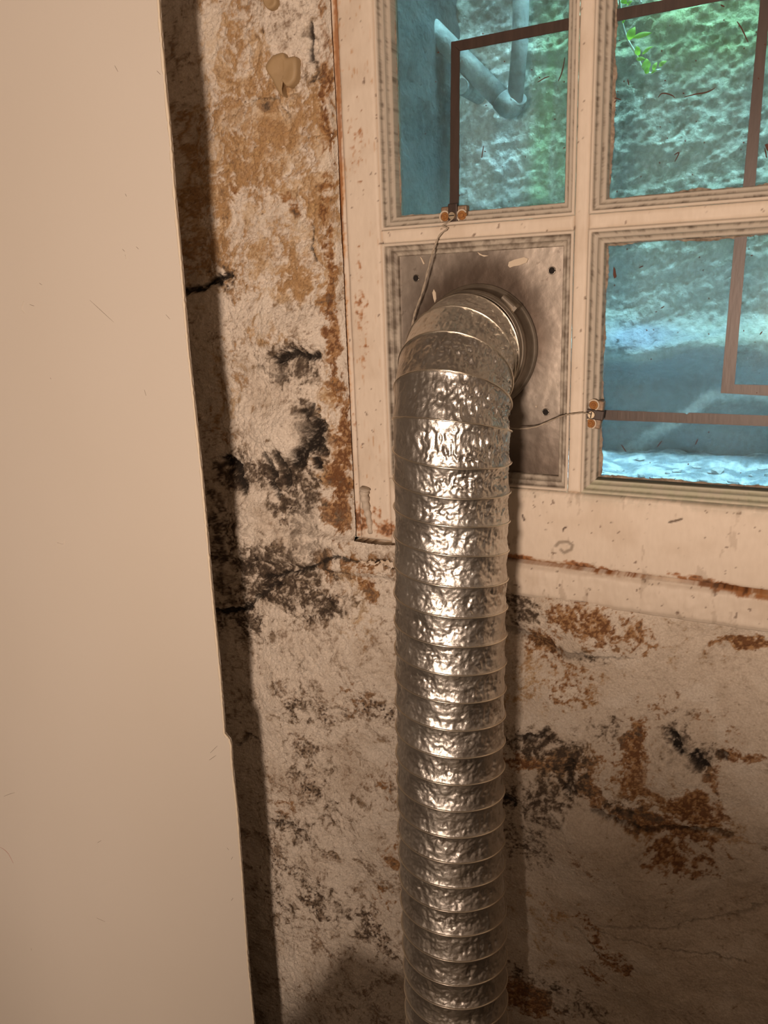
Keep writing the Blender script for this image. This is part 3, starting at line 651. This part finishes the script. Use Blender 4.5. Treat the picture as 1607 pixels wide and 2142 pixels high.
# resample uniformly
Pn = np.array([tuple(p) for p in pp]); seg = np.linalg.norm(np.diff(Pn, axis=0), axis=1); cum = np.concatenate([[0], np.cumsum(seg)]); TL = cum[-1]
NS = int(TL/.00085); s = np.linspace(0, TL, NS); C = np.stack([np.interp(s, cum, Pn[:, k]) for k in range(3)], 1)
for _ in range(12): C[1:-1] = (C[:-2]+C[1:-1]*2+C[2:])/4
T = np.gradient(C, axis=0); T /= np.linalg.norm(T, axis=1)[:, None]
E1 = np.zeros_like(C); e = np.array([1., 0, 0])
for i in range(NS): e = e-T[i]*(e@T[i]); e /= np.linalg.norm(e); E1[i] = e
E2 = np.cross(E1, T)      # for a duct running down: (1,0,0)x(0,0,-1) = (0,1,0): into the wall
zz_ = C[:, 2]
pitch = np.interp(s, [0, .10, .20, .45, .75, TL], [.0205, .0245, .0262, .0255, .0225, .021])
phase = np.concatenate([[0], np.cumsum(np.diff(s)/pitch[1:])]) + .05
NA = 300; th = np.linspace(0, 2*math.pi, NA, endpoint=False)
# theta measured from +X towards the camera (-E2): front is theta=pi/2
TH, SS = np.meshgrid(th, s); PH = phase[:, None] + TH/(2*math.pi)*1.0
fr = PH-np.floor(PH); dist = np.minimum(fr, 1-fr)
rib = np.exp(-(dist/.028)**2); sagp = np.sin(np.pi*fr)**.75
elbow = np.exp(-((SS-.085)/.075)**2)
arc = TH*RD
na = fbm(arc+SS*.3, SS, .020, 4, .6, off=3.9); nb = fbm(arc, SS*.8, .0075, 3, .6, off=6.6); 
# make noises periodic by blending across the seam (the seam sits at the back of the duct)
def crease(sx_, sy_, off, k=3, w=.5):
    r = 0; a = 1; f = 1
    for i in range(k):
        r = r + a*(np.abs(perlin(arc*f/sx_+off+11.1*i+.6*na, SS*f/sy_-off+5.3*i+.6*nb))); a *= .55; f *= 1.9
    return r
k1 = crease(.010, .013, 2.2, 3); k2 = crease(.0048, .0085, 7.4, 2); k3 = crease(.013, .0055, 4.4, 2)
ph_amp = np.clip(.75+1.3*na+1.5*elbow*(.25+.75*np.cos(TH)), .12, 2.3)
disp = -.0012*sagp*(1+.8*na) - ph_amp*sagp**.6*(.0013*k1+.0005*k2+.0004*k3)
tri = np.abs(((TH*16/(2*math.pi)+2.2*na+1.3*nb) % 1)-.5)*2
disp += sagp*elbow*.0022*(tri-.5)*np.clip(.15+np.cos(TH-.5), 0, 1)
disp += .0001*rib
squash = 1+.0*TH
seam = (np.cos(TH+math.pi/2)+1)/2        # 1 at the back (theta=3pi/2)
R_ = (RD+disp)
# flexible elbow: outside slightly flattened
pos = C[:, None, :] + R_[..., None]*(np.cos(TH)[..., None]*E1[:, None, :] - np.sin(TH)[..., None]*E2[:, None, :])
# keep the elbow from dipping through the plate
pos[..., 1] = np.minimum(pos[..., 1], .004)
id_ = np.arange(NS*NA).reshape(NS, NA); nx_ = np.roll(id_, -1, 1)
f = np.stack([id_[:-1], nx_[:-1], nx_[1:], id_[1:]], -1).reshape(-1, 4)
duct = empty('foil_duct', tuple(C[NS-1]), label='crinkled silver foil flexible dryer duct with spiral ribs hanging from the vent plate', cat='duct')
def foil_mat():
    m = bpy.data.materials.new('crinkled_foil'); m.use_nodes = True; nt = m.node_tree; N = nt.nodes; L = nt.links
    b = N['Principled BSDF']; b.inputs['Metallic'].default_value = 1.0; b.inputs['Roughness'].default_value = .30
    tc = N.new('ShaderNodeTexCoord'); n = N.new('ShaderNodeTexNoise'); n.inputs['Scale'].default_value = 30; n.inputs['Detail'].default_value = 4; L.new(tc.outputs['Object'], n.inputs[0])
    cr = N.new('ShaderNodeValToRGB'); cr.color_ramp.elements[0].position = .3; cr.color_ramp.elements[0].color = (.60, .57, .53, 1); cr.color_ramp.elements[1].position = .7; cr.color_ramp.elements[1].color = (.74, .72, .68, 1)
    L.new(n.outputs[0], cr.inputs[0]); L.new(cr.outputs[0], b.inputs['Base Color'])
    r = N.new('ShaderNodeMapRange'); r.inputs[3].default_value = .24; r.inputs[4].default_value = .44; L.new(n.outputs[0], r.inputs[0]); L.new(r.outputs[0], b.inputs['Roughness'])
    n2 = N.new('ShaderNodeTexNoise'); n2.inputs['Scale'].default_value = 150; n2.inputs['Detail'].default_value = 5; n2.inputs['Roughness'].default_value = .7; n2.inputs['Distortion'].default_value = 1.2; L.new(tc.outputs['Object'], n2.inputs[0])
    bp = N.new('ShaderNodeBump'); bp.inputs['Distance'].default_value = .00035; bp.inputs['Strength'].default_value = 1; L.new(n2.outputs[0], bp.inputs['Height'])
    v = N.new('ShaderNodeTexVoronoi'); v.feature = 'DISTANCE_TO_EDGE'; v.inputs['Scale'].default_value = 210; v.inputs['Randomness'].default_value = 1; L.new(tc.outputs['Object'], v.inputs[0])
    bq = N.new('ShaderNodeBump'); bq.inputs['Distance'].default_value = .0002; bq.inputs['Strength'].default_value = 1; L.new(v.outputs[0], bq.inputs['Height']); L.new(bp.outputs[0], bq.inputs['Normal'])
    L.new(bq.outputs[0], b.inputs['Normal']); return m
M_foil = foil_mat()
mesh('foil_sleeve', pos.reshape(-1, 3), f, M_foil, duct)
# spiral wire under the foil
M_coil = mat('foil_over_wire', (.74, .68, .58), .32, 1.0, bump=.00008, bscale=400)
cp = []; ns = int((phase[-1])*72)
for i in range(ns):
    tot = i/72.0           # turns ; phase + th/2pi = integer
    # theta decreases as the phase grows -> PH constant integer k: phase = k - th/2pi
    ph = tot; tht = (math.ceil(ph)-ph)*2*math.pi
    if ph > phase[-1]-.05 or ph < phase[0]+.3: continue
    kx = np.interp(ph, phase, np.arange(NS)); i0 = int(kx); w = kx-i0; i1 = min(i0+1, NS-1)
    c = C[i0]*(1-w)+C[i1]*w; a = E1[i0]; b = E2[i0]
    p = c + (RD+.0000)*(math.cos(tht)*a - math.sin(tht)*b); p[1] = min(p[1], .003); cp.append(p)
v, fc2 = tube_arrays(cp, .00078, 6); mesh('spiral_wire', v, fc2, M_coil, duct)
# hose clamp at the mouth
ringmesh('duct_collar', DM, [(.0585, yp-.0016), (.0582, yp-.0026), (.0560, yp-.0032), (.0545, yp-.0045), (.0520, -.006), (.0515, -.018), (.0500, -.018)], 96, M_clamp, duct)
clamp = ringmesh('hose_clamp', DM, [(.0515, -.0035), (.0532, -.004), (.0532, -.012), (.0515, -.0125)], 96, M_clamp, duct)
bm = bmesh.new(); cc_ = P(1050, 637, -.012)
a0 = math.radians(48); cpos = Vector((DM.x+.0555*math.cos(a0), -.008, DM.z+.0555*math.sin(a0))); td = Vector((math.sin(a0), 0, -math.cos(a0)))
cyl(bm, cpos-td*.007, cpos+td*.007, .0032, n=14); cyl(bm, cpos+td*.007, cpos+td*.010, .0042, n=6); bm_obj('clamp_screw', bm, M_clamp, clamp)

# ------------------------------------------------------------------ bell wires
def wire(name, pts, label, strands=2, r=.0005, tw=.0006):
    q = smooth_path(pts, 10); c = q[0]; t = empty(name, c, label=label, cat='wire')
    for k in range(strands):
        path = []
        for i, p in enumerate(q):
            a = i*.55+k*math.pi*2/strands; path.append(p+Vector((math.cos(a)*tw, math.sin(a)*tw*.5, math.sin(a)*tw*.4)))
        v, f_ = tube_arrays(path, r, 7); mesh('strand', v, f_, M_wire, t)
wire('bell_wire', [P(952, 450, .001), P(940, 464, -.003), P(926, 472, -.005), P(936, 478, -.006), P(920, 492, -.007), P(908, 520, -.006), P(898, 555, -.004), P(884, 610, -.002), P(868, 655, .0), P(862, 690, .002), P(862, 730, .004)], 'thin pale bell wire running down from upper terminal to behind the duct')
wire('bell_wire', [P(1238, 866, -.001), P(1220, 864, -.006), P(1200, 866, -.008), P(1180, 869, -.004), P(1150, 881, .002), P(1120, 893, .0), P(1085, 897, -.006), P(1050, 893, -.015)], 'thin pale bell wire running sideways from lower right terminal to the duct', 2, .0005, .0005)

# ------------------------------------------------------------------ lumps on the wall and frame
def lump(name, outline, y, thick, m, label, cat):
    pts = [P(a, b, y) for a, b in outline]; pts = smooth_path(pts+[pts[0]], 5)[:-1]; c = sum(pts, Vector())/len(pts)
    bm = bmesh.new(); rings = []
    for k, (sc, dy) in enumerate([(1.0, .004), (1.0, -thick*.55), (.93, -thick*.9), (.72, -thick), (.4, -thick*.72), (.15, -thick*.62)]):
        rings.append([bm.verts.new(c+(p-c)*sc+Vector((0, dy, 0))) for p in pts])
    n = len(pts)
    for A, B in zip(rings[:-1], rings[1:]):
        for i in range(n): bm.faces.new((A[i], A[(i+1) % n], B[(i+1) % n], B[i]))
    bm.faces.new(rings[-1])
    o = bm_obj(name, bm, m, smooth=True); o.data.transform(Matrix.Translation(-c)); o.location = c
    return setp(o, label=label, cat=cat)
c = P(600, 155); ys = surf_y(c.x, c.z)
lump('filler_blob', [(575, 118), (596, 112), (604, 122), (624, 121), (627, 150), (622, 172), (608, 184), (598, 174), (594, 180), (597, 202), (588, 196), (574, 168), (560, 142)], ys-.002, .006, M_blob, 'smooth tan blob of hardened filler stuck high on stained wall', 'filler')
c = P(567, 8); ys = surf_y(c.x, c.z)
lump('filler_blob', [(552, -18), (575, -16), (584, 5), (578, 18), (566, 22), (556, 8)], ys-.001, .005, M_blob, 'small tan filler blob at the very top of stained wall', 'filler')
# painted-over rod at the foot of the stile
M_pin = mat('painted_rod', (.62, .53, .43), .6, var=.3, vscale=120, bump=.0006, bscale=300)
q = [P(763, 1022, -.010), P(762, 1035, -.009), P(766, 1060, -.007), P(772, 1085, -.005), P(776, 1115, -.003)]
v, f_ = tube_arrays(smooth_path(q, 6), [.0052-.0026*i/24+.0006*math.sin(i*1.7) for i in range(25)], 16)
o = mesh('iron_peg', v, f_, M_pin); o.data.transform(Matrix.Translation(-q[-1])); o.location = q[-1]; setp(o, label='short painted-over iron peg standing at foot of window stile', cat='peg')
bm = bmesh.new()

# ------------------------------------------------------------------ the pale board in front
ybd = -.098
edge = [(330, -60), (330, 5), (334, 60), (345, 190), (356, 300), (363, 400), (378, 560), (392, 730), (405, 850), (421, 1000), (430, 1100), (440, 1215), (447, 1290), (458, 1400), (466, 1500), (468, 1535), (479, 1548), (482, 1560), (484, 1600), (495, 1700), (505, 1830), (518, 2020), (530, 2142), (540, 2260)]
eg = [P(a, b, ybd) for a, b in edge]
out = [(p.x, p.z) for p in eg]; xl = -1.36
top = out[0][1]+.02; bot = -1.45
bd = empty('tall_board', (-.9, ybd, bot), label='tall plain cream painted board standing close in front of the wall', cat='board')
poly = [(xl, bot), (xl, top)] + [(out[0][0], top)] + out + [(out[-1][0]-.004, bot)]
bm = bmesh.new(); prism(bm, poly[::-1], ybd, ybd+.004); bm_obj('board_face', bm, M_board, bd)
# pale bare edge: a thin lip along the arris
rg = random.Random(3); pth = []; rad = []
for A, B in zip(eg[:-1], eg[1:]):
    nseg = max(2, int((A-B).length/.004))
    for i in range(nseg):
        p = A.lerp(B, i/nseg); pth.append(p+Vector((-.0004+.0004*rg.random(), .0008, 0))); rad.append(.0008+.0009*rg.random())
v, f_ = tube_arrays(pth, rad, 6); mesh('worn_edge', v, f_, M_edge, bd, label='paler chipped edge')
SCF = [[(240, 137), (247, 150)], [(328, 148), (336, 156)], [(262, 405), (265, 411)], [(346, 220), (347, 232)], [(256, 521), (261, 526)], [(285, 516), (290, 521)], [(188, 628), (212, 650), (238, 674)], [(62, 637), (72, 640)],
       [(82, 592), (88, 596)], [(347, 658), (356, 668)], [(302, 815), (306, 828)], [(105, 790), (107, 793)], [(8, 1666), (20, 1661), (31, 1658)], [(484, 1798), (487, 1792)], [(484, 1884), (488, 1878)], [(475, 1773), (479, 1778)], [(65, 1983), (66, 1988)], [(204, 1763), (212, 1758)], [(202, 1920), (220, 1928)],
       [(440, 1575), (455, 1560)], [(438, 1590), (452, 1580)]]
flecks(SCF, 'scuff_marks', M_scuff, ybd+.00005, bd, .00022, kind='stuff', label='fine dark scratches and specks')
flecks([[(0, 1772), (10, 1778), (19, 1788), (28, 1806)]], 'red_scratch', M_pink, ybd, bd, .0003, label='thin reddish scratch')
for a in ([(50, 630), (45, 645), (53, 658)], [(262, 533), (264, 542)], [(470, 1541), (478, 1546)], [(120, 1135), (132, 1138), (133, 1130)]): flecks([a], 'paint_drip', M_board, ybd-.0001, bd, .0005, label='small raised paint drip')

# ------------------------------------------------------------------ outside: the light well
M_stone = mat('well_stone', attr=True, rough=.9, var=.25, vscale=90, bump=.0035, bscale=130, bdetail=8, spec=.2)
def grid_surface(name, fn, u0, u1, v0, v1, nu, nv, colfn, m, **k):
    U, V = np.meshgrid(np.linspace(u0, u1, nu), np.linspace(v0, v1, nv)); p = fn(U, V); c = colfn(U, V)
    id_ = np.arange(U.size).reshape(U.shape); f = np.stack([id_[:-1, :-1], id_[:-1, 1:], id_[1:, 1:], id_[1:, :-1]], -1).reshape(-1, 4)
    return mesh(name, np.stack([a.ravel() for a in p], 1), f, m, col=c.reshape(-1, 3), kind='structure', **k)
YW = .34
cl_ = P(958, 200, YW); XS = cl_.x
def back_fn(U, V):
    h = .014*fbm(U, V, .20, 3, off=3) + .006*fbm(U*.8+V*.3, V*1.8-U*.4, .04, 4, .6, off=5) + .004*fbm(U*.8+V*.3, V*2-U*.5, .010, 3, off=2)
    zl = P(1400, 690, YW).z
    h += .03*sst(zl+.03, zl-.015, V+.02*fbm(U, V, .12, 2, off=8)) - .045*sst(zl-.03, zl-.06, V+.03*fbm(U, V, .12, 2, off=9))
    return U, YW-h, V
def back_col(U, V):
    n = fbm(U, V*1.5, .05, 5, .6, off=2); n2 = fbm(U*1.6, V*.25, .04, 4, off=4); n3 = fbm(U, V*1.7, .009, 4, .65, off=9)
    c = np.ones(U.shape+(3,))*np.array((.45, .50, .44)); n3 = fbm(U*.8+V*.35, V*1.9-U*.6, .008, 4, .65, off=9)
    def lay(cc, m): c[:] = c*(1-m[..., None])+np.array(cc)*m[..., None]
    lay((.30, .36, .29), .5*sst(-.1, .4, n)); lay((.85, .88, .84), sst(.10, .38, n3)*.55); lay((.22, .26, .22), sst(.14, .40, -n3+.3*n)*.5)
    def xb(px, py, w, hh, y=YW): 
        q = P(px, py, y); return np.exp(-((U-q.x)/w)**2-((V-q.z)/hh)**2)
    lay((.32, .60, .26), np.clip(xb(1150, 200, .026, .30)*(.9+1.2*n2), 0, .75))
    lay((.28, .45, .15), np.clip(xb(1500, 30, .12, .05)*(1+n2), 0, .6))
    lay((.85, .88, .86), np.clip(xb(1040, 150, .045, .12)*(1+1.5*n3), 0, .85)); lay((.80, .85, .90), np.clip(xb(1010, 330, .05, .12)*(.8+1.2*n), 0, .7))
    lay((.12, .13, .13), .8*np.clip(xb(1080, 12, .10, .03)*(1+n), 0, 1))
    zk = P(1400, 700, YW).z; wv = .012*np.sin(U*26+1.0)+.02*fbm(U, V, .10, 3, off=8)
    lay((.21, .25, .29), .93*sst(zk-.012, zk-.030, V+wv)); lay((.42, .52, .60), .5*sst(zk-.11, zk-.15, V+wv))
    dd = polyd(U+.008*n, V+.008*n3, [(1300, 950), (1430, 875), (1470, 842), (1500, 828), (1560, 826), (1640, 835)], YW); lay((.80, .90, .95), .85*sst(.012, .003, dd))
    dd = polyd(U+.01*n, V, [(1230, 680), (1300, 672), (1380, 690), (1450, 705), (1520, 690)], YW); lay((.16, .22, .26), .7*sst(.005, .001, dd))
    lay((.62, .70, .72), np.clip(xb(1420, 610, .16, .045)*(1+1.2*n3), 0, .8)); lay((.36, .44, .62), np.clip(xb(1340, 705, .05, .018)*1.1, 0, .9))
    return np.clip(c, 0, 1)
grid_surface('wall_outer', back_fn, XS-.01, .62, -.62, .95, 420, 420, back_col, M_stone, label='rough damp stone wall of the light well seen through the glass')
def side_fn(U, V): return XS-.0+.010*fbm(U, V, .05, 4, off=3) -.02*(YW-U)/YW, U, V
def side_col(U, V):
    n = fbm(U, V, .06, 4, off=6); c = np.ones(U.shape+(3,))*np.array((.055, .065, .07)); g = sst(.17, .0, V+.06*n+.25*(YW-U))*.75; c = c*(1-g[..., None])+np.array((.40, .47, .44))*g[..., None]  # well shade painted into the colour: near black above, lighter downward
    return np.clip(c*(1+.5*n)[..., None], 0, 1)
grid_surface('wall_outer_left', side_fn, .03, YW+.01, -.62, .95, 90, 200, side_col, M_stone, label='side wall of the light well with its shade painted in')
slab('wall_outer_right', (.60, .06, -.62), (.66, YW+.05, .95), M_room)
slab('wall_outer_lintel', (XL-.12, .045, .33), (.60, .09, .95), M_room)
slab('wall_outer_base', (XL-.12, .05, -.62), (.60, .09, -.19), M_room)
# ground with pale rubble
M_ground = mat('wet_grey_ground', (.12, .17, .22), .7, var=.5, vscale=60, bump=.003, bscale=90, vcol=(.26, .33, .42))
zg = -.212
def gr_fn(U, V):
    return U, V, zg+.006*sst(.10, YW, V)+.010*fbm(U, V, .05, 4, off=6)
def gr_col(U, V):
    n = fbm(U, V, .03, 5, .6, off=1.2); c = np.ones(U.shape+(3,))*np.array((.30, .38, .48)); m = sst(-.15, .2, n)
    return np.clip(c*(1-m[..., None])+np.array((.80, .88, 1.0))*m[..., None], 0, 1)
grid_surface('floor_outer', gr_fn, XS-.02, .62, .088, YW+.02, 260, 120, gr_col, M_stone, label='grey damp ground of the light well with pale litter')
rub = empty('rubble', (-.05, .14, zg), label='pale bluish chips of rubble on the ground outside the lower right pane', cat='rubble', kind='stuff')
M_chip = mat('pale_chip', (.85, .88, .95), .6, var=.3, vscale=60, bump=.0006, bscale=200)
bm = bmesh.new(); rg = random.Random(9)
for i in range(230):
    a = rg.uniform(-.26, .20); b = rg.uniform(.095, .20) if rg.random() < .8 else rg.uniform(.2, .3); sz = rg.uniform(.003, .011)
    z = float(gr_fn(np.array([a]), np.array([b]))[2][0])
    r = bmesh.ops.create_icosphere(bm, subdivisions=1, radius=sz, matrix=Matrix.Translation((a, b, z+sz*.2)) @ Matrix.Rotation(rg.random()*6, 4, 'Z') @ Matrix.Diagonal((rg.uniform(.7, 1.8), rg.uniform(.5, 1), rg.uniform(.25, .6), 1)))
    for vtx in r['verts']: vtx.co += Vector((rg.uniform(-1, 1), rg.uniform(-1, 1), rg.uniform(-1, 1)))*sz*.2
bm_obj('chips', bm, M_chip, rub, kind='stuff')
# pipe: sloping cast pipe with an elbow and an upright
M_pipe = mat('grey_painted_pipe', (.14, .165, .17), .7, var=.5, vscale=45, bump=.002, bscale=120, vcol=(.34, .38, .38))
yq = .292
pA, pB = P(925, 82, yq-.002), P(1068, 226, yq); pd = (pB-pA).normalized()
pipe = empty('drain_pipe', pB, label='grey sloping drain pipe with an elbow outside the upper left pane', cat='pipe')
v, f_ = tube_arrays([pA-pd*.02, pA, pB-pd*.010], .0122, 24); mesh('sloping_run', v, f_, M_pipe, pipe)
v, f_ = tube_arrays(smooth_path([pB-pd*.016, pB-pd*.002, pB+Vector((.004, .003, .006)), P(1079, 205, yq)], 6), .0132, 24); mesh('elbow', v, f_, M_pipe, pipe)
v, f_ = tube_arrays([P(1077, 215, yq), P(1088, 90, yq), P(1095, -200, yq)], .0095, 20); mesh('upright_run', v, f_, M_pipe, pipe)
q = P(972, 185, yq-.005); bm = bmesh.new(); cyl(bm, q+Vector((0, -.012, 0)), q+Vector((.0, .05, 0)), .009, n=16); bm_obj('bracket', bm, M_pipe, pipe)
# leafy sprig
def leaf_mat():
    m = bpy.data.materials.new('leaf_green'); m.use_nodes = True; nt = m.node_tree; N = nt.nodes; L = nt.links
    b = N['Principled BSDF']; b.inputs['Base Color'].default_value = (.30, .62, .03, 1); b.inputs['Roughness'].default_value = .5
    t = N.new('ShaderNodeBsdfTranslucent'); t.inputs[0].default_value = (.38, .85, .03, 1); x = N.new('ShaderNodeMixShader'); x.inputs[0].default_value = .5
    L.new(b.outputs[0], x.inputs[1]); L.new(t.outputs[0], x.inputs[2]); L.new(x.outputs[0], N['Material Output'].inputs[0]); return m
M_leaf = leaf_mat(); M_stem = mat('pale_stem', (.55, .72, .62), .5)
yl = .13
spr = empty('leafy_sprig', P(1316, 92, yl), label='bright green leafy sprig hanging outside the upper right pane', cat='plant')
for a in ([(1290, -60), (1299, 20), (1302, 48), (1310, 75), (1318, 92), (1328, 108), (1336, 125), (1345, 143), (1360, 154), (1372, 148), (1383, 146)], [(1333, -60), (1338, -8), (1341, 6)]):
    v, f_ = tube_arrays(smooth_path([P(x, y, yl) for x, y in a], 4), .0010, 8); mesh('stem', v, f_, M_stem, spr)
def leaf(px, py, ang, ln, wd, tilt=0.3):
    c = P(px, py, yl-.002); sc = (P(px+1, py, yl)-P(px, py, yl)).x; ln *= sc; wd *= sc; a = math.radians(ang)
    ux = Vector((math.cos(a), 0, math.sin(a))); uy = Vector((-math.sin(a), tilt, math.cos(a))).normalized(); V = []; Fc = []; n = 9
    for i in range(n):
        t = i/(n-1); w = math.sin(math.pi*min(1, t*.97+.03))**.8*(1-.35*t)*wd*.62
        for j in (-1, 0, 1): V.append(c+ux*(t*ln)+uy*(j*w)+Vector((0, .0012*abs(j)-.002*math.sin(t*3), 0)))
    for i in range(n-1):
        for j in range(2): Fc.append((i*3+j, i*3+j+1, i*3+j+4, i*3+j+3))
    mesh('leaf', V, Fc, M_leaf, spr)
for a in [(1315, 83, 62, 26, 20), (1325, 78, 4, 38, 12), (1337, 115, 110, 20, 13), (1344, 112, 28, 24, 8), (1331, 123, -10, 20, 9), (1347, 136, -75, 12, 9), (1352, 148, 92, 24, 20), (1358, 150, 150, 12, 12), (1378, 138, 25, 18, 10), (1366, 146, 60, 16, 10), (1302, 48, 40, 8, 6), (1300, -2, -40, 16, 12), (1312, 10, 30, 12, 8), (1362, 153, 20, 14, 6)]:
    leaf(*a)

# ------------------------------------------------------------------ out of the frame: appliance, and added boxes shading the lower right wall
M_white = mat('appliance_enamel', (.75, .75, .73), .35, var=.04, vscale=5)
M_knob = mat('dark_knob', (.05, .05, .05), .4)
dr = empty('clothes_dryer', (0, -.65, -1.45), label='white enamel clothes dryer standing below the window, out of frame', cat='dryer')
bm = bmesh.new(); box(bm, (-.352, -.95, -1.43), (.25, -.35, -.652), .006); bm_obj('cabinet', bm, M_white, dr)
bm = bmesh.new(); cyl(bm, (-.05, -.985, -1.06), (-.05, -.951, -1.06), .19, .20, 40); bm_obj('door', bm, M_white, dr)
bm = bmesh.new(); cyl(bm, (.15, -.975, -.72), (.15, -.951, -.72), .022, .026, 20); bm_obj('knob', bm, M_knob, dr)
for x in (-.30, .20):
    for y in (-.90, -.40):
        bm = bmesh.new(); cyl(bm, (x, y, -1.45), (x, y, -1.43), .02, n=12); bm_obj('foot', bm, M_knob, dr)
M_shadebox = mat('shading_box_brown', (.36, .25, .15), .85, var=.1, vscale=10)
for i, (x0, x1, z0, z1) in enumerate([(-.03, .42, -1.45, -1.0), (-.05, .40, -1.0, -.50), (-.045, .38, -.50, -.178)]):  # unseen box stack added only to shade the lower right wall
    c = Vector(((x0+x1)/2, -1.30, z0)); bx = empty('shading_box', c, label=['lowest', 'middle', 'topmost'][i]+' added brown box behind the camera, shading the lower wall', cat='box', group='added shading boxes')
    bm = bmesh.new(); box(bm, (x0, -1.42, z0), (x1, -1.18, z1-.001), .003); bm_obj('shade_block', bm, M_shadebox, bx)
    bm = bmesh.new(); box(bm, (x0+.005, -1.325, z1-.0014), (x1-.005, -1.275, z1-.0004)); bm_obj('top_strip', bm, M_blob, bx)
